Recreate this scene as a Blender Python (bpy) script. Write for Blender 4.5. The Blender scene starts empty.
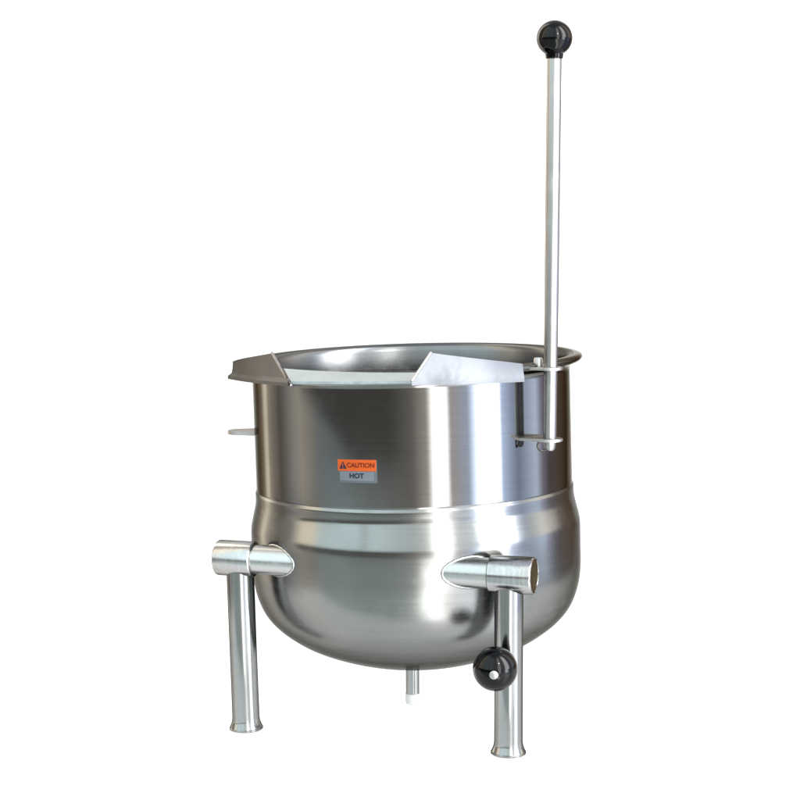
import bpy, bmesh, math, random
from mathutils import Vector, Matrix

random.seed(4)
scene = bpy.context.scene
COL = scene.collection
PI = math.pi
R = math.radians

# ------------------------------------------------------------------ node helpers
def new_mat(name):
    m = bpy.data.materials.new(name); m.use_nodes = True
    nt = m.node_tree; nt.nodes.clear()
    out = nt.nodes.new('ShaderNodeOutputMaterial')
    b = nt.nodes.new('ShaderNodeBsdfPrincipled')
    nt.links.new(b.outputs[0], out.inputs[0])
    return m, nt, b

def steel(name, f0=(.22, .22, .22), rough=.14, edge=.02, scale=(2, 2, 260), grain=.10, bump=.02, warm=(1.1, 1, .85), satin=1.0):
    """brushed stainless: fine grain stretched along one axis, soft smudges, low bump"""
    m, nt, b = new_mat(name)
    N, L = nt.nodes.new, nt.links.new
    tc = N('ShaderNodeTexCoord'); mp = N('ShaderNodeMapping'); mp.inputs['Scale'].default_value = scale
    L(tc.outputs['Object'], mp.inputs[0])
    n = N('ShaderNodeTexNoise'); n.inputs['Scale'].default_value = 1; n.inputs['Detail'].default_value = 5; n.inputs['Roughness'].default_value = .7
    L(mp.outputs[0], n.inputs['Vector'])
    n2 = N('ShaderNodeTexNoise'); n2.inputs['Scale'].default_value = 9; n2.inputs['Detail'].default_value = 4
    L(tc.outputs['Object'], n2.inputs['Vector'])
    mr = N('ShaderNodeMapRange'); mr.inputs['From Min'].default_value = .3; mr.inputs['From Max'].default_value = .7
    mr.inputs['To Min'].default_value = 1 - grain; mr.inputs['To Max'].default_value = 1 + grain
    L(n.outputs['Fac'], mr.inputs[0])
    mr2 = N('ShaderNodeMapRange'); mr2.inputs['From Min'].default_value = .3; mr2.inputs['From Max'].default_value = .7
    mr2.inputs['To Min'].default_value = .93; mr2.inputs['To Max'].default_value = 1.07
    L(n2.outputs['Fac'], mr2.inputs[0])
    mu = N('ShaderNodeMath'); mu.operation = 'MULTIPLY'; L(mr.outputs[0], mu.inputs[0]); L(mr2.outputs[0], mu.inputs[1])
    vm = N('ShaderNodeVectorMath'); vm.operation = 'SCALE'; vm.inputs[0].default_value = f0
    L(mu.outputs[0], vm.inputs['Scale'])
    L(vm.outputs[0], b.inputs['Base Color'])
    b.inputs['Metallic'].default_value = 1
    b.inputs['Specular Tint'].default_value = (edge * warm[0], edge * warm[1], edge * warm[2], 1)
    rr = N('ShaderNodeMapRange'); rr.inputs['To Min'].default_value = rough * .7; rr.inputs['To Max'].default_value = rough * 1.35
    L(n.outputs['Fac'], rr.inputs[0])
    n4 = N('ShaderNodeTexNoise'); n4.inputs['Scale'].default_value = 22; n4.inputs['Detail'].default_value = 6; n4.inputs['Roughness'].default_value = .65
    L(tc.outputs['Object'], n4.inputs['Vector'])
    sm = N('ShaderNodeMapRange'); sm.inputs['From Min'].default_value = .52; sm.inputs['From Max'].default_value = .72
    sm.inputs['To Min'].default_value = .95; sm.inputs['To Max'].default_value = 1.45      # wiped, slightly dull patches
    L(n4.outputs['Fac'], sm.inputs[0])
    rm = N('ShaderNodeMath'); rm.operation = 'MULTIPLY'; L(rr.outputs[0], rm.inputs[0]); L(sm.outputs[0], rm.inputs[1])
    rout = rm.outputs[0]
    if satin != 1.0:      # duller polish toward the underside
        sx = N('ShaderNodeSeparateXYZ'); L(tc.outputs['Object'], sx.inputs[0])
        sz = N('ShaderNodeMapRange'); sz.inputs['From Min'].default_value = .205; sz.inputs['From Max'].default_value = .14
        sz.inputs['To Min'].default_value = 1; sz.inputs['To Max'].default_value = satin
        L(sx.outputs['Z'], sz.inputs[0])
        r2 = N('ShaderNodeMath'); r2.operation = 'MULTIPLY'; L(rout, r2.inputs[0]); L(sz.outputs[0], r2.inputs[1]); rout = r2.outputs[0]
    L(rout, b.inputs['Roughness'])
    bp = N('ShaderNodeBump'); bp.inputs['Strength'].default_value = bump; bp.inputs['Distance'].default_value = .001
    L(n.outputs['Fac'], bp.inputs['Height'])
    # slow, shallow waviness of the spun sheet
    b2 = N('ShaderNodeBump'); b2.inputs['Strength'].default_value = .03; b2.inputs['Distance'].default_value = .002
    n3 = N('ShaderNodeTexNoise'); n3.inputs['Scale'].default_value = 14; n3.inputs['Detail'].default_value = 1
    L(tc.outputs['Object'], n3.inputs['Vector']); L(n3.outputs['Fac'], b2.inputs['Height'])
    L(bp.outputs[0], b2.inputs['Normal']); L(b2.outputs[0], b.inputs['Normal'])
    return m

def gloss(name, col, rough, spec=.5, noise=.0, metal=0, bumpy=.0):
    m, nt, b = new_mat(name)
    N, L = nt.nodes.new, nt.links.new
    tc = N('ShaderNodeTexCoord')
    n = N('ShaderNodeTexNoise'); n.inputs['Scale'].default_value = 120; n.inputs['Detail'].default_value = 4
    L(tc.outputs['Object'], n.inputs['Vector'])
    mr = N('ShaderNodeMapRange'); mr.inputs['To Min'].default_value = 1 - noise; mr.inputs['To Max'].default_value = 1 + noise
    L(n.outputs['Fac'], mr.inputs[0])
    vm = N('ShaderNodeVectorMath'); vm.operation = 'SCALE'; vm.inputs[0].default_value = col
    L(mr.outputs[0], vm.inputs['Scale']); L(vm.outputs[0], b.inputs['Base Color'])
    rr = N('ShaderNodeMapRange'); rr.inputs['To Min'].default_value = rough * .7; rr.inputs['To Max'].default_value = rough * 1.3
    L(n.outputs['Fac'], rr.inputs[0]); L(rr.outputs[0], b.inputs['Roughness'])
    b.inputs['Specular IOR Level'].default_value = spec
    b.inputs['Metallic'].default_value = metal
    return m

M_BODY = steel('brushed_steel_body', (.217, .22, .221), .075, .19, (3, 3, 420), .035, .004)
M_JACKET = steel('brushed_steel_jacket', (.243, .25, .249), .18, .24, (3, 3, 420), .04, .006, (1.05, 1, .92), 1.45)
M_INNER = steel('brushed_steel_inside', (.16, .165, .17), .26, .3, (3, 3, 420), .05, .006)
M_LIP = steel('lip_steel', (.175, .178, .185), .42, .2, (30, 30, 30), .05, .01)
M_WING = steel('lit_lip_steel', (.185, .195, .21), .45, .3, (30, 30, 30), .05, .01)  # same lip steel, reflected light put into a paler, bluer colour
M_TROUGH = steel('trough_steel', (.56, .63, .66), .35, .6, (30, 30, 30), .05, .01)  # lip steel lightened and blued, its reflected light put into the colour
M_LEG = steel('leg_steel', (.27, .28, .28), .17, .12, (260, 260, 6), .06, .01)
M_SLEEVE = steel('sleeve_steel', (.45, .455, .46), .20, .25, (240, 240, 3), .12, .04)
M_TUBE = steel('trunnion_steel', (.50, .51, .51), .30, .3, (300, 300, 40), .05, .002)
M_ROD = steel('rod_steel', (.42, .42, .425), .30, .25, (300, 300, 6), .04, .004)
M_CAPEND = steel('sleeve_end_steel', (.035, .024, .015), .4, .6, (90, 90, 90), .10, .02)
M_CLIP = steel('clip_steel', (.08, .075, .07), .35, .4, (50, 50, 50), .1, .02)
M_BLACK = gloss('black_phenolic', (.0006, .0007, .0012), .05, .26, .1)
M_STUD = gloss('stud_steel', (.42, .42, .42), .42, .5, .05, 1)
M_ORANGE = gloss('sticker_orange', (.38, .064, .009), .45, .2, .06)
M_SILVER = gloss('sticker_silver', (.105, .122, .145), .45, .2, .06)
M_CLEARFILM = gloss('sticker_film', (.075, .088, .10), .35, .3, .05)
M_INK = gloss('sticker_ink', (.012, .014, .03), .5, .2, .05)
M_INKRED = gloss('sticker_ink_on_orange', (.10, .012, .004), .5, .2, .05)
M_CAPWHITE = gloss('pipe_cap_white', (.52, .53, .53), .4, .3, .04)

# ------------------------------------------------------------------ mesh helpers
def link(name, bm, mat, parent=None, smooth=True, sharp=35):
    bmesh.ops.recalc_face_normals(bm, faces=bm.faces)
    me = bpy.data.meshes.new(name); bm.to_mesh(me); bm.free()
    me.materials.append(mat)
    if smooth:
        for p in me.polygons: p.use_smooth = True
        me.set_sharp_from_angle(angle=R(sharp))
    o = bpy.data.objects.new(name, me); COL.objects.link(o)
    if parent: o.parent = parent
    return o

def lathe(bm, prof, seg=160, closed=False, mat=Matrix.Identity(4)):
    rings = []
    for r, z in prof:
        if r < 1e-6:
            rings.append([bm.verts.new(mat @ Vector((0, 0, z)))])
        else:
            rings.append([bm.verts.new(mat @ Vector((r * math.cos(2 * PI * i / seg), r * math.sin(2 * PI * i / seg), z))) for i in range(seg)])
    n = len(rings)
    for k in range(n if closed else n - 1):
        a, b = rings[k], rings[(k + 1) % n]
        for i in range(seg):
            j = (i + 1) % seg
            if len(a) == 1 and len(b) == 1: continue
            if len(a) == 1: bm.faces.new((a[0], b[j], b[i]))
            elif len(b) == 1: bm.faces.new((a[i], a[j], b[0]))
            else: bm.faces.new((a[i], a[j], b[j], b[i]))

def axis_mat(p0, p1):
    """z axis from p0 to p1, origin at p0"""
    d = (Vector(p1) - Vector(p0)).normalized()
    return Matrix.Translation(p0) @ d.to_track_quat('Z', 'Y').to_matrix().to_4x4()

def spline(pts, sub=5):
    """Catmull-Rom through profile points"""
    out = []
    n = len(pts)
    for i in range(n - 1):
        p0 = pts[max(i - 1, 0)]; p1 = pts[i]; p2 = pts[i + 1]; p3 = pts[min(i + 2, n - 1)]
        for k in range(sub):
            t = k / sub
            out.append(tuple(.5 * (2 * p1[c] + (p2[c] - p0[c]) * t + (2 * p0[c] - 5 * p1[c] + 4 * p2[c] - p3[c]) * t * t + (3 * p1[c] - p0[c] - 3 * p2[c] + p3[c]) * t ** 3) for c in (0, 1)))
    out.append(pts[-1])
    return [(max(0, r), z) for r, z in out]

def sheet(bm, verts, thick, direction=None):
    """a bent metal sheet: polygon strip verts = list of (lower, upper) pairs, given a thickness"""
    lo = [Vector(a) for a, b in verts]; up = [Vector(b) for a, b in verts]
    n = len(lo)
    norms = []
    for i in range(n):
        i0, i1 = max(i - 1, 0), min(i + 1, n - 1)
        t = lo[i1] - lo[i0]
        norms.append(t.cross(up[i] - lo[i]).normalized() * thick)
    V = [[bm.verts.new(x) for x in (lo[i], up[i], up[i] + norms[i], lo[i] + norms[i])] for i in range(n)]
    for i in range(n - 1):
        for k in range(4):
            bm.faces.new((V[i][k], V[i + 1][k], V[i + 1][(k + 1) % 4], V[i][(k + 1) % 4]))
    bm.faces.new(V[0][::-1]); bm.faces.new(V[-1])

FLOOR = -.0105
TILT = Matrix.Translation((0, 0, .2)) @ Matrix.Rotation(R(-1.2), 4, 'Y') @ Matrix.Translation((0, 0, -.2))
PHI = R(18)
P = Vector((-math.sin(PHI), -math.cos(PHI), 0))      # pouring direction
A = Vector((math.cos(PHI), -math.sin(PHI), 0))       # trunnion axis
FWD = .1695

# ------------------------------------------------------------------ the kettle
root = bpy.data.objects.new('tilting_kettle', None); COL.objects.link(root)
root.location = (0, 0, 0)
root['label'] = 'brushed stainless steel tilting kettle with pouring lip, two front legs and tall lever handle'
root['category'] = 'kettle'

# bowl: straight upper wall, welded jacket that bulges out, round bottom, rolled rim and inner shell
upper = [(.2, .274), (.2, .278), (.2, .30), (.2, .36), (.2, .405), (.2, .4165), (.2, .4185), (.2004, .4205), (.2022, .4235), (.2062, .4268), (.2115, .4288),
         (.2148, .431), (.2158, .4338), (.2145, .4365), (.2105, .4378), (.205, .4378), (.2, .437), (.1965, .434), (.195, .428),
         (.1945, .40), (.1945, .29)]
jack = spline([(.2001, .2758), (.2003, .2750), (.2011, .2730), (.2014, .2718), (.20147, .268), (.2015, .2625), (.2019, .2580), (.2035, .2505), (.2060, .2400),
               (.2080, .2310), (.2088, .2240), (.209, .214), (.209, .197), (.2088, .173), (.207, .154), (.203, .137), (.196, .1205),
               (.186, .107), (.172, .0942), (.150, .0793), (.12, .0658), (.085, .0545), (.045, .0475), (0, .0455)], 5)
inner = spline([(.1945, .29), (.1945, .2), (.185, .13), (.15, .095), (.08, .064), (0, .058)], 6)
k_rim = next(i for i, q in enumerate(upper) if q[0] == .205 and q[1] > .43)
bm = bmesh.new()
lathe(bm, [(.199, .2722)] + upper[:k_rim + 1], 192)
bm.transform(TILT)
bowl = link('kettle_bowl', bm, M_BODY, root, sharp=60)
bm = bmesh.new()
lathe(bm, upper[k_rim:] + inner[1:], 192)
bm.transform(TILT)
link('inner_shell', bm, M_INNER, bowl, sharp=60)
bm = bmesh.new()
lathe(bm, jack[::-1] + [(.1996, .2759)], 192)
bm.transform(TILT)
jacket = link('jacket', bm, M_JACKET, root, sharp=60)
from mathutils.bvhtree import BVHTree
BV = BVHTree.FromPolygons([v.co.copy() for v in jacket.data.vertices], [tuple(p.vertices) for p in jacket.data.polygons])

# pouring lip: trough sheet over the front of the rim, two raised side wings
Bc = P * .235 - A * .073; Cc = P * .235 + A * .073
A0 = Vector((-.2285, -.02, 0)); D0 = Vector((.1265, -.178, 0))
def at(v, z): return Vector((v.x, v.y, z))
def lerp(a, b, t): return a + (b - a) * t
bm = bmesh.new()
# trough floor: from the inside edge of the rim out and down to the lip edge, in strips
M_ = 14
outer = []
for i in range(M_ + 1):
    t = i / M_
    o = lerp(Bc, Cc, t) + P * (.004 * math.sin(PI * t))
    o = at(o, .4262 + .004 * t)
    qa = R(-46 + 52 * t); q = Vector((math.sin(qa), -math.cos(qa), 0)) * .2145
    inr = at(q, .4366)
    outer.append((o, inr))
th = Vector((0, 0, -.003))
rows = []
for o, inr in outer:
    mid = lerp(o, inr, .5) + Vector((0, 0, -.0008))
    rows.append([bm.verts.new(x) for x in (o, mid, inr, inr + th, mid + th, o + th)])
for i in range(M_):
    for k in range(6):
        bm.faces.new((rows[i][k], rows[i + 1][k], rows[i + 1][(k + 1) % 6], rows[i][(k + 1) % 6]))
bm.faces.new(rows[0][::-1]); bm.faces.new(rows[-1])
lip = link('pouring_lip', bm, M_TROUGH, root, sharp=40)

def wing(base_in, base_out, top_in, top_out, fl, shp, name='side_wing', mat=M_LIP):
    """raised wing from the trough corner back to the rim, bottom edge turned out as a narrow flange"""
    bm = bmesh.new()
    n = 10
    prs = []
    for i in range(n + 1):
        t = i / n
        lo = lerp(base_in, base_out, t); up = lerp(top_in, top_out, t)
        bow = (lo - Vector((0, 0, lo.z))).normalized() * (.006 * math.sin(PI * t))
        prs.append((lo + bow, up + bow * 1.2))
    cen = Vector((0, 0, 0))
    V = []
    for lo, up in prs:
        od = Vector((lo.x, lo.y, 0)).normalized()
        e = lo + od * fl + Vector((0, 0, -.0015))
        ring = [up, lerp(lo, up, .5), lerp(lo, up, .12) + od * .0008, e, e + Vector((0, 0, -.004)), lo - od * .003 + Vector((0, 0, -.0045)), lerp(lo, up, .5) - od * .0026, up - od * .0026]
        V.append([bm.verts.new(x) for x in ring])
    m = len(V[0])
    for i in range(n):
        for k in range(m):
            bm.faces.new((V[i][k], V[i + 1][k], V[i + 1][(k + 1) % m], V[i][(k + 1) % m]))
    bm.faces.new(V[0][::-1]); bm.faces.new(V[-1])
    # gusset closing the wing against the trough edge
    return link(name, bm, mat, lip, sharp=shp)

# left wing, then right wing in the lit copy of the lip steel
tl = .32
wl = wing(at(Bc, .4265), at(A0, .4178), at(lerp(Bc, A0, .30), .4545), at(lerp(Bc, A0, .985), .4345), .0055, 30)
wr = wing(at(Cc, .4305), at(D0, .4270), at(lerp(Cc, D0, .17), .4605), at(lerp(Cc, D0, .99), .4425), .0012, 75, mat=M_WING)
# folded corner strips running from each wing top down to the trough corner
for base, top, far in ((at(Bc, .4215), at(lerp(Bc, A0, .30), .455), A0), (at(Cc, .430), at(lerp(Cc, D0, .17), .461), D0)):
    bm = bmesh.new()
    d = (top - base)
    ins = -Vector((base.x, base.y, 0)).normalized()
    lathe(bm, [(0, -.001), (.0016, 0), (.0016, d.length), (0, d.length + .001)], 12, mat=axis_mat(base, top))
    link('wing_edge', bm, M_SLEEVE, lip)

# trunnions and legs
ZT = .2015
def make_side(s, lean):
    c0 = P * FWD + A * (s * .070); c0.z = ZT
    c1 = P * FWD + A * (s * .162); c1.z = ZT
    bm = bmesh.new()
    lathe(bm, [(0, 0), (.0184, 0), (.0180, .070), (.0174, (c1 - c0).length), (0, (c1 - c0).length)], 64, mat=axis_mat(c0, c1))
    tr = link('trunnion', bm, M_TUBE, root)
    # weld bead where the tube enters the jacket
    pts = []
    for q in range(48):
        an = 2 * PI * q / 48
        o = c1 + (P * math.cos(an) + Vector((0, 0, 1)) * math.sin(an)) * .0182
        hit = BV.ray_cast(o, -A * s)
        if hit[0] is not None and hit[3] < .14: pts.append(hit[0] + A * s * .0005)
    bm = bmesh.new()
    nb = len(pts)
    rings = []
    for q in range(nb):
        tg = (pts[(q + 1) % nb] - pts[q - 1]).normalized()
        u = tg.cross(A).normalized(); v = tg.cross(u)
        rr_ = .0017 * (1 + .18 * math.sin(q * 2.9))
        rings.append([bm.verts.new(pts[q] + (u * math.cos(w_ * PI / 4) + v * math.sin(w_ * PI / 4)) * rr_) for w_ in range(8)])
    for q in range(nb):
        for w_ in range(8):
            bm.faces.new((rings[q][w_], rings[(q + 1) % nb][w_], rings[(q + 1) % nb][(w_ + 1) % 8], rings[q][(w_ + 1) % 8]))
    link('weld_bead', bm, M_TUBE, tr, sharp=180)
    e0 = P * FWD + A * (-.1500 if s < 0 else .1450); e0.z = ZT
    e1 = P * FWD + A * (-.1985 if s < 0 else .1980); e1.z = ZT
    ln = (e1 - e0).length
    bm = bmesh.new()
    lathe(bm, [(0, .0004), (.0205, .0004), (.0217, .0016), (.0217, ln - .0022), (.0208, ln - .0004), (.0195, ln), (.0192, ln - .001)], 72, mat=axis_mat(e0, e1))
    sl = link('sleeve', bm, M_SLEEVE, tr)
    bm = bmesh.new()
    lathe(bm, [(0, ln - .0014), (.0193, ln - .0014), (.0193, ln - .0008), (0, ln - .0006)], 64, mat=axis_mat(e0, e1))
    link('end_plug', bm, M_CAPEND, tr)
    # leg post with a flared foot
    t = P * FWD + A * (-.1700 if s < 0 else .1675); t.z = ZT - .012
    f = Vector((t.x + lean, t.y, FLOOR))
    ln = (t - f).length
    bm = bmesh.new()
    lathe(bm, spline([(.0200, 0), (.0203, .0016), (.0198, .0034), (.0185, .0065), (.0172, .0105), (.0167, .015)], 4) + [(.0166, .05), (.0166, .1), (.0167, .15), (.0167, ln)], 64, mat=axis_mat(f, t))
    bm2 = bm
    leg = link('leg', bm2, M_LEG, root)
    bm = bmesh.new()
    lathe(bm, [(0, -.0002), (.0198, -.0002), (.0206, .0006), (.0206, .0022), (.0199, .0029), (.0192, .0029)], 64, mat=axis_mat(f, t))
    link('foot', bm, M_LEG, leg)
    return leg
make_side(-1, .004)
leg_r = make_side(1, -.001)

# ball knob on a short shaft in front of the right-hand leg
k = Vector((.0888, -.2560, .1018))
post = P * FWD + A * .1675; post.z = .1025
bm = bmesh.new(); lathe(bm, [(.0062, 0), (.0062, (k - post).length)], 32, mat=axis_mat(post, k))
shaft = link('knob_shaft', bm, M_ROD, root)
def ball(center, axis_to, r, squash=.93, mat=M_BLACK):
    bm = bmesh.new()
    n = 40
    prof = []
    for i in range(n + 1):
        a = -PI / 2 + PI * i / n
        prof.append((r * math.cos(a) if 0 < i < n else 0, r * squash * math.sin(a)))
    m = axis_mat(center, axis_to)
    lathe(bm, prof, 72, mat=m)
    return bm
cam_loc = Vector((0, -2.2, .622))
front = Vector((.073, -.40, .096))
knob = link('ball_knob', ball(k, front, .0256, .94), M_BLACK, shaft)
mk = axis_mat(k, front)
bm = bmesh.new()
lathe(bm, [(.0052, .0225), (.0050, .0244), (.0036, .0252), (0, .0255)], 28, mat=mk)
link('knob_stud', bm, M_STUD, knob)

# drain pipe
d0 = Vector((-.0055, -.085, .0660)); d1 = Vector((-.0057, -.085, .0135))
bm = bmesh.new(); ln = (d1 - d0).length
lathe(bm, [(.0083, 0), (.0083, ln - .012), (.0083, ln)], 40, mat=axis_mat(d0, d1))
pipe = link('drain_pipe', bm, M_LEG, root)
bm = bmesh.new()
lathe(bm, [(.0083, ln - .0125), (.0089, ln - .012), (.0089, ln - .002), (.0082, ln), (0, ln)], 40, mat=axis_mat(d0, d1))
link('pipe_cap', bm, M_CAPWHITE, pipe)

# lever handle: rod through two brackets, black ball on top
r0 = Vector((.1579, -.1603, .3385)); r1 = Vector((.1631, -.1603, .803))
ln = (r1 - r0).length
bm = bmesh.new()
lathe(bm, [(0, -.001), (.0050, 0), (.0068, .003), (.0074, .007), (.0074, .012), (.0078, .016), (.0083, ln * .5), (.0084, ln)], 48, mat=axis_mat(r0, r1))
rod = link('lever_handle', bm, M_ROD, root)
top = Vector((.1632, -.1603, .8150))
bm = ball(top, top + (r1 - r0), .0207, .99)
kb = link('ball_knob', bm, M_BLACK, rod)
bm = bmesh.new()
lathe(bm, [(.0084, -.0235), (.0098, -.0232), (.0104, -.0195), (.0104, -.014)], 40, mat=axis_mat(top, top + (r1 - r0)))
link('knob_collar', bm, M_BLACK, kb)
# retaining clip at the foot of the rod
bm = bmesh.new()
cp = r0 + (r1 - r0).normalized() * .004
for i in range(20):
    a0, a1 = 2 * PI * i / 20, 2 * PI * (i + 1) / 20
    lathe(bm, [(.0012, 0), (.0012, .0021)], 8, mat=axis_mat(cp + Vector((-.0085 + .006 * math.cos(a0), -.004, .002 + .006 * math.sin(a0))), cp + Vector((-.0085 + .006 * math.cos(a1), -.004, .002 + .006 * math.sin(a1)))))
link('retaining_clip', bm, M_CLIP, rod)

def bracket(pts, z, thick, parent, slope=0, mat=None):
    """flat steel lug, outline given in plan"""
    bm = bmesh.new()
    lo = [bm.verts.new((x, y, z + slope * i)) for i, (x, y) in enumerate(pts)]
    fc = bm.faces.new(lo)
    r = bmesh.ops.extrude_face_region(bm, geom=[fc])
    bmesh.ops.translate(bm, vec=(0, 0, thick), verts=[v for v in r['geom'] if isinstance(v, bmesh.types.BMVert)])
    bmesh.ops.bevel(bm, geom=[e for e in bm.edges], offset=.0006, segments=2, affect='EDGES')
    return link('bracket', bm, mat or M_STEELB, parent, sharp=30)
M_STEELB = steel('bracket_steel', (.50, .49, .485), .40, .4, (50, 50, 50), .08, .02)

def lug_outline(azr, r_in, r_out, half, n=14):
    """tongue with a rounded end pointing out at azimuth azr (0 = toward the front)"""
    u = Vector((math.sin(azr), -math.cos(azr), 0)); v = Vector((math.cos(azr), math.sin(azr), 0))
    pts = [u * r_in - v * half * 1.5]
    for i in range(n + 1):
        a = -PI / 2 + PI * i / n
        q = u * (r_out - half + half * math.cos(a)) + v * half * math.sin(a)
        pts.append(q)
    pts.append(u * r_in + v * half * 1.5)
    return [(q.x, q.y) for q in pts]
az_rod = math.atan2(r0.x, -r0.y)
bracket(lug_outline(az_rod, .196, .2405, .0155), .3495, .0032, root)      # lower, rod passes through
bracket(lug_outline(az_rod, .200, .2405, .0150), .4335, .0032, root)      # upper, at the rim
bracket(lug_outline(R(-94), .195, .2400, .0165), .3385, .0046, root)      # spare, other side
# weld stub between upper bracket and rim
bm = bmesh.new(); lathe(bm, [(0, 0), (.0055, 0), (.0055, .009), (.0045, .0105), (0, .0105)], 24, mat=Matrix.Translation((.1455, -.150, .4363)))
link('bracket_stud', bm, M_STUD, root)

# ------------------------------------------------------------------ caution sticker (curved on the wall)
def bend(u, v, lift):
    """u along the wall (m, from azimuth SA), v height"""
    az = SA + u / .2
    r = .2 + lift
    return TILT @ Vector((r * math.sin(az), -r * math.cos(az), v))
SA = R(-18.9); SW = .0480
def patch(name, u0, u1, v0, v1, lift, mat, parent, n=16):
    bm = bmesh.new()
    ra = []
    for i in range(n + 1):
        u = u0 + (u1 - u0) * i / n
        ra.append([bm.verts.new(bend(u, v, l)) for v, l in ((v0, lift), (v1, lift), (v1, .0), (v0, .0))])
    for i in range(n):
        for q in range(4):
            bm.faces.new((ra[i][q], ra[i + 1][q], ra[i + 1][(q + 1) % 4], ra[i][(q + 1) % 4]))
    bm.faces.new(ra[0][::-1]); bm.faces.new(ra[-1])
    return link(name, bm, mat, parent, sharp=30)
V0, V1 = .3062, .3345
VM = .3212
film = patch('caution_sticker', -SW / 2 + .0012, SW / 2 - .0002, V0 + .0012, V1 - .001, .0004, M_CLEARFILM, root)
org = patch('orange_band', -SW / 2 - .0006, SW / 2 - .001, VM, V1, .0007, M_ORANGE, film)
sil = patch('silver_band', -SW / 2 + .002, SW / 2 - .004, V0 + .0035, VM - .0006, .0007, M_SILVER, film)

def lettering(txt, u, v, size, mat, name, width=1.0, bold=.0):
    cu = bpy.data.curves.new('text', 'FONT'); cu.body = txt; cu.size = size; cu.align_x = 'CENTER'; cu.align_y = 'CENTER'
    cu.resolution_u = 4; cu.offset = bold
    ob = bpy.data.objects.new('text', cu); COL.objects.link(ob)
    bpy.context.view_layer.update()
    dg = bpy.context.evaluated_depsgraph_get()
    me = bpy.data.meshes.new_from_object(ob.evaluated_get(dg))
    bpy.data.objects.remove(ob)
    bm = bmesh.new(); bm.from_mesh(me); bpy.data.meshes.remove(me)
    for vtx in bm.verts:
        vtx.co = bend(u + vtx.co.x * width, v + vtx.co.y, .00095)
    return link(name, bm, mat, film, smooth=False)
lettering('CAUTION', .0042, (VM + V1) / 2, .0076, M_INKRED, 'caution_lettering', 1.0, .0002)
lettering('HOT', -.001, (V0 + .0035 + VM) / 2, .0080, M_INK, 'hot_lettering', 1.05, .0003)
# warning triangle with exclamation mark
bm = bmesh.new()
uc, vc = -.0178, (VM + V1) / 2
tri = [bm.verts.new(bend(uc + x, vc + y, .00095)) for x, y in ((-.0048, -.0042), (.0048, -.0042), (0, .0045))]
bm.faces.new(tri)
tr_ = link('warning_triangle', bm, M_INK, film, smooth=False)
bm = bmesh.new()
for x0, x1, y0, y1 in ((-.0005, .0005, -.0015, .0020), (-.0005, .0005, -.0033, -.0023)):
    bm.faces.new([bm.verts.new(bend(uc + x, vc + y, .0011)) for x, y in ((x0, y0), (x1, y0), (x1, y1), (x0, y1))])
link('exclamation_mark', bm, M_ORANGE, film, smooth=False)

# ------------------------------------------------------------------ glowing white sweep: table top curving up into a backdrop
m, nt, b = new_mat('glowing_sweep')
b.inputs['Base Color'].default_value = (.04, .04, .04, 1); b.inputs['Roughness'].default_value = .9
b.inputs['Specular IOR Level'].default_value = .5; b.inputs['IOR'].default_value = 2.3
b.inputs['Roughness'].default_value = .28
b.inputs['Emission Color'].default_value = (1, 1, 1, 1)  # added glow keeps table and backdrop white, washing out cast shadows
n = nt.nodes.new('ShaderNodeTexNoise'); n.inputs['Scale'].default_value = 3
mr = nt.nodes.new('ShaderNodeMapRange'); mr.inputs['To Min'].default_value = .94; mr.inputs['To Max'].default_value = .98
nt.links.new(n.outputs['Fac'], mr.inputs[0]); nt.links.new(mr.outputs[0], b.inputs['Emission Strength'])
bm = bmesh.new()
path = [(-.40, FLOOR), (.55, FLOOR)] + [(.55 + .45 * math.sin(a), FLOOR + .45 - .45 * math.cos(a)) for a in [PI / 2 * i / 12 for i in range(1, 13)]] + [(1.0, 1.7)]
# the table lies flat, the backdrop is the curved sheet behind it
def strip(path, hw):
    bm = bmesh.new()
    vs = [[bm.verts.new((x, y, z)) for x in (-hw, hw)] for y, z in path]
    for i in range(len(vs) - 1): bm.faces.new((vs[i][0], vs[i][1], vs[i + 1][1], vs[i + 1][0]))
    return bm
HW = .80
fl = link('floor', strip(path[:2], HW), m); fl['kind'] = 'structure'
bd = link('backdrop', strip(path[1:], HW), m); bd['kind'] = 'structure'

# ------------------------------------------------------------------ surroundings the steel reflects: procedural environment, bright window bands shaped to give its streaks
w = bpy.data.worlds.new('World'); scene.world = w; w.use_nodes = True
nt = w.node_tree; nt.nodes.clear()
N, L = nt.nodes.new, nt.links.new
wo = N('ShaderNodeOutputWorld'); bg = N('ShaderNodeBackground'); L(bg.outputs[0], wo.inputs[0])
tc = N('ShaderNodeTexCoord'); sp = N('ShaderNodeSeparateXYZ'); L(tc.outputs['Generated'], sp.inputs[0])
def mth(op, a, b_=None, c=None):
    n = N('ShaderNodeMath'); n.operation = op
    for i, v in enumerate((a, b_, c)):
        if v is None: continue
        if isinstance(v, (int, float)): n.inputs[i].default_value = v
        else: L(v, n.inputs[i])
    return n.outputs[0]
ny = mth('MULTIPLY', sp.outputs['Y'], -1)
az = mth('ARCTAN2', sp.outputs['X'], ny)                    # 0 = toward the camera side, + = right
azd = mth('MULTIPLY', az, 180 / PI)
el = mth('MULTIPLY', mth('ARCSINE', sp.outputs['Z']), 180 / PI)
SC = 13.0
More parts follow.
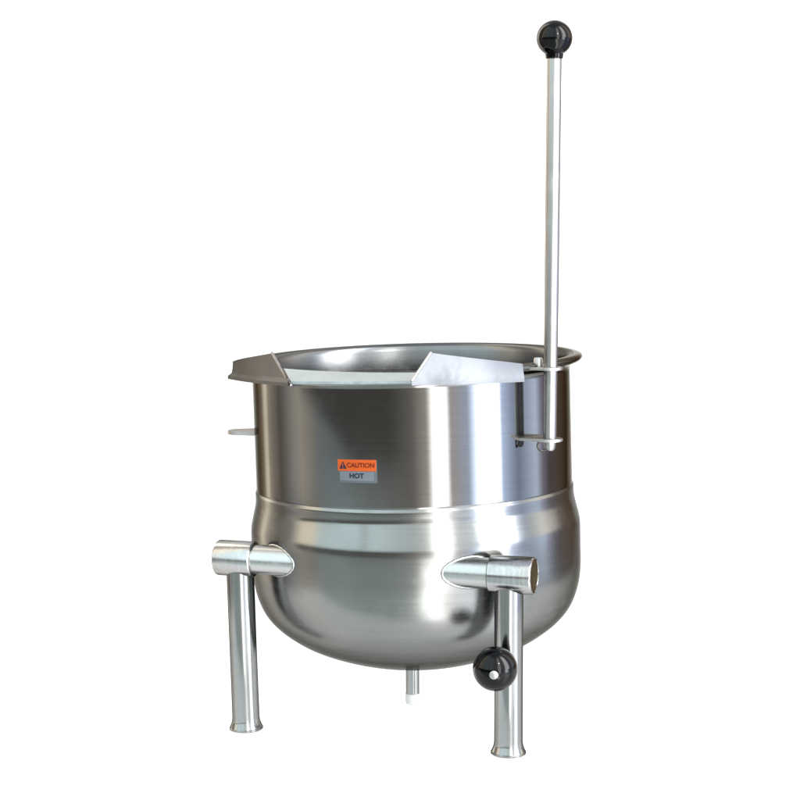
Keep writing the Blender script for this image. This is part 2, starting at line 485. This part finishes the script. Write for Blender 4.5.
# bright bands are bent below eye level to curve the reflected streaks
def sstep(v, a, b_):
    n = N('ShaderNodeMapRange'); n.interpolation_type = 'SMOOTHSTEP'
    n.inputs['From Min'].default_value = a; n.inputs['From Max'].default_value = b_
    L(v, n.inputs[0]); return n.outputs[0]
eln = mth('MULTIPLY', el, -1)
lean = mth('MULTIPLY', mth('MULTIPLY', sstep(eln, 9.6, 12.6), mth('SUBTRACT', 1, sstep(eln, 22, 45))), mth('MULTIPLY', sstep(azd, -8, 8), mth('SUBTRACT', 1, sstep(azd, 30, 45))))
azw = mth('ADD', azd, mth('MULTIPLY', lean, 9))
def ramp(stops):
    n = N('ShaderNodeValToRGB'); cr = n.color_ramp
    pos = mth('ADD', mth('DIVIDE', azw, 360), .5)
    L(pos, n.inputs[0])
    while len(cr.elements) > 1: cr.elements.remove(cr.elements[-1])
    for i, (a, r, g, b_) in enumerate(sorted(stops)):
        e = cr.elements[0] if i == 0 else cr.elements.new(a / 360 + .5)
        e.position = a / 360 + .5
        e.color = (r / SC, g / SC, b_ / SC, 1)
    return n.outputs[0]
mid = ramp([(-146, 1.6, 1.35, 1.1), (-137, 2.0, 1.7, 1.35), (-133, 4.3, 3.8, 3.1), (-129, 4.2, 3.7, 3.0), (-126, 1.7, 1.45, 1.15), (-120, .95, .82, .68), (-109.7, .36, .32, .26),
            (-102.5, .54, .51, .45), (-94.8, .88, .83, .74), (-86.6, 1.15, 1.03, .85), (-75.2, .80, .75, .67), (-69.8, .60, .66, .66),
            (-52.2, .58, .68, .69), (-.7, .5, .46, .42), (10.5, 1.16, 1.05, .92), (15, 6.6, 6.6, 6.3),
            (23.2, 6.6, 6.6, 6.5), (26.5, 1.39, 1.23, 1.16), (39.7, 1.29, 1.49, 1.83), (46, 4.75, 5.4, 6.6), (49.5, 12.8, 12.8, 12.8),
            (60, 12.8, 12.8, 12.8), (65.9, 1.83, 2.21, 2.99), (73.4, 1.16, 1.35, 1.78), (79.8, .68, .8, 1.09), (88.6, 1.2, 1.4, 1.75), (98, 1.84, 2.14, 2.59),
            (104.8, .76, .7, .88), (113.5, .33, .28, .29), (150, .8, .5, .3)])
high = ramp([(-150, .8, .7, .6), (-136, 5.4, 4.8, 3.9), (-129, 5.0, 4.4, 3.5), (-120, .8, .7, .6), (-96, .6, .55, .5), (-92, 1.4, 1.3, 1.1), (-86, 2.7, 2.35, 1.8), (-75, 2.5, 2.2, 1.7), (-70, 1.6, 1.9, 1.95),
             (-40, 1.9, 2.25, 2.3), (-36, 1.05, 1.2, 1.25), (-32, 1.9, 2.25, 2.3), (-2, 1.4, 1.55, 1.55), (8.7, 1.8, 1.8, 1.7), (12.6, 6.6, 6.6, 6.3), (23.2, 6.6, 6.6, 6.5), (27, 1.8, 1.75, 1.7),
             (44, 1.9, 2.1, 2.3), (51, 12.8, 12.8, 12.8), (69, 12.8, 12.8, 12.8), (74, 2.0, 2.3, 2.8), (82, .9, 1.0, 1.2), (90, 1.6, 1.6, 1.6), (98, 2.6, 2.5, 2.3), (112, 2.0, 1.8, 1.6), (120, .7, .6, .5), (150, .7, .5, .4)])
low = ramp([(-150, .5, .4, .3), (-133, 3.2, 2.8, 2.3), (-128, 2.6, 2.2, 1.8), (-120, .5, .42, .36), (-104, .36, .33, .28), (-92, .62, .62, .72), (-84, .85, .75, .58), (-74, .62, .58, .5),
            (-69, .68, .77, .76), (-50, .78, .93, .91), (-36, .70, .83, .82), (-5, .78, .88, .86), (8, 1.1, 1.08, 1.0), (14, 6.6, 6.6, 6.3), (23, 6.6, 6.6, 6.4), (27, 2.6, 2.5, 2.4), (36, 2.2, 2.2, 2.2), (46, 2.8, 2.9, 3.1),
            (52, 4.2, 4.2, 4.3), (60, 3.2, 3.2, 3.4), (70, 1.5, 1.6, 1.9), (80, .8, .9, 1.1), (98, 1.0, 1.1, 1.3), (115, .4, .38, .4), (150, .5, .4, .3)])
def sstep(v, a, b_):
    n = N('ShaderNodeMapRange'); n.interpolation_type = 'SMOOTHSTEP'
    n.inputs['From Min'].default_value = a; n.inputs['From Max'].default_value = b_
    L(v, n.inputs[0]); return n.outputs[0]
def mix(f, a, b_):
    n = N('ShaderNodeMix'); n.data_type = 'RGBA'
    if isinstance(f, float): n.inputs[0].default_value = f
    else: L(f, n.inputs[0])
    for i, v in ((6, a), (7, b_)):
        if isinstance(v, tuple): n.inputs[i].default_value = v
        else: L(v, n.inputs[i])
    return n.outputs[2]
# dark patch added to give the upper wall its dark reflection: slanted left edge
fc = N('ShaderNodeFloatCurve'); cv = fc.mapping.curves[0]
def bpos(a): return (a + 100) / 120
bound = [(-100, -4), (-85, -6.8), (-77, -7.15), (-69, -7.6), (-60, -8.15), (-50, -8.75), (-42, -9.1), (-36, -9.1), (-22, -8.95), (-10, -8.75), (6, -8.5), (20, -8.4)]
cv.points[0].location = (0, (bound[0][1] + 10) / 10); cv.points[1].location = (1, (bound[-1][1] + 10) / 10)
for a, e in bound[1:-1]: cv.points.new(bpos(a), (e + 10) / 10)
fc.mapping.update()
L(mth('DIVIDE', mth('ADD', azd, 100), 120), fc.inputs['Value'])
bd_el = mth('SUBTRACT', mth('MULTIPLY', fc.outputs[0], 10), 10)
d_above = sstep(mth('SUBTRACT', el, bd_el), -.12, .12)
d_left = sstep(azd, -90, -86)
d_right = mth('SUBTRACT', 1, sstep(azd, -18, 6))
dark = mth('MULTIPLY', mth('MULTIPLY', d_above, d_left), d_right)
midc = mix(dark, mid, (.19 / SC, .178 / SC, .16 / SC, 1))
c = mix(sstep(el, 2, 4.5), midc, high)
c = mix(sstep(el, 52, 75), c, (.7 / SC, .75 / SC, .85 / SC, 1))
c = mix(sstep(mth('MULTIPLY', el, -1), 9.9, 11.5), c, low)
back = mth('MULTIPLY', sstep(mth('ABSOLUTE', azd), 144, 150), mth('SUBTRACT', 1, sstep(el, 40, 60)))
c = mix(back, c, (1 / SC, 1 / SC, 1 / SC, 1))      # environment made plain white behind the table, keeps the view's edges white
vs = N('ShaderNodeVectorMath'); vs.operation = 'SCALE'; vs.inputs['Scale'].default_value = SC
L(c, vs.inputs[0]); L(vs.outputs[0], bg.inputs['Color']); bg.inputs['Strength'].default_value = 1.0

# one small lamp added for the glints on the black knobs
ld = bpy.data.lights.new('lamp', 'AREA'); ld.energy = 12; ld.size = .22; ld.color = (1, .98, .95)
lo = bpy.data.objects.new('lamp', ld); COL.objects.link(lo); lo.location = (.9, -2.6, 1.9)
lo.rotation_euler = (Vector((0, 0, .35)) - lo.location).to_track_quat('-Z', 'Y').to_euler()

# ------------------------------------------------------------------ camera
cd = bpy.data.cameras.new('camera'); cam = bpy.data.objects.new('camera', cd); COL.objects.link(cam)
cd.sensor_width = 36; cd.lens = 78.75; cd.clip_end = 100; cd.clip_start = .05
psi, th_, ro = R(.49), R(6.23), R(.5)
fw = Vector((-math.sin(psi) * math.cos(th_), math.cos(psi) * math.cos(th_), -math.sin(th_)))
rt = Vector((math.cos(psi), math.sin(psi), 0)); upv = rt.cross(fw)
rr = rt * math.cos(ro) - upv * math.sin(ro); uu = rt * math.sin(ro) + upv * math.cos(ro)
mt = Matrix.Identity(4)
for i in range(3):
    mt[i][0] = rr[i]; mt[i][1] = uu[i]; mt[i][2] = -fw[i]; mt[i][3] = cam_loc[i]
cam.matrix_world = mt
scene.camera = cam

scene.view_settings.view_transform = 'Standard'
scene.view_settings.look = 'None'
scene.view_settings.exposure = 0
scene.cycles.use_denoising = True
scene.cycles.max_bounces = 8
scene.cycles.glossy_bounces = 5
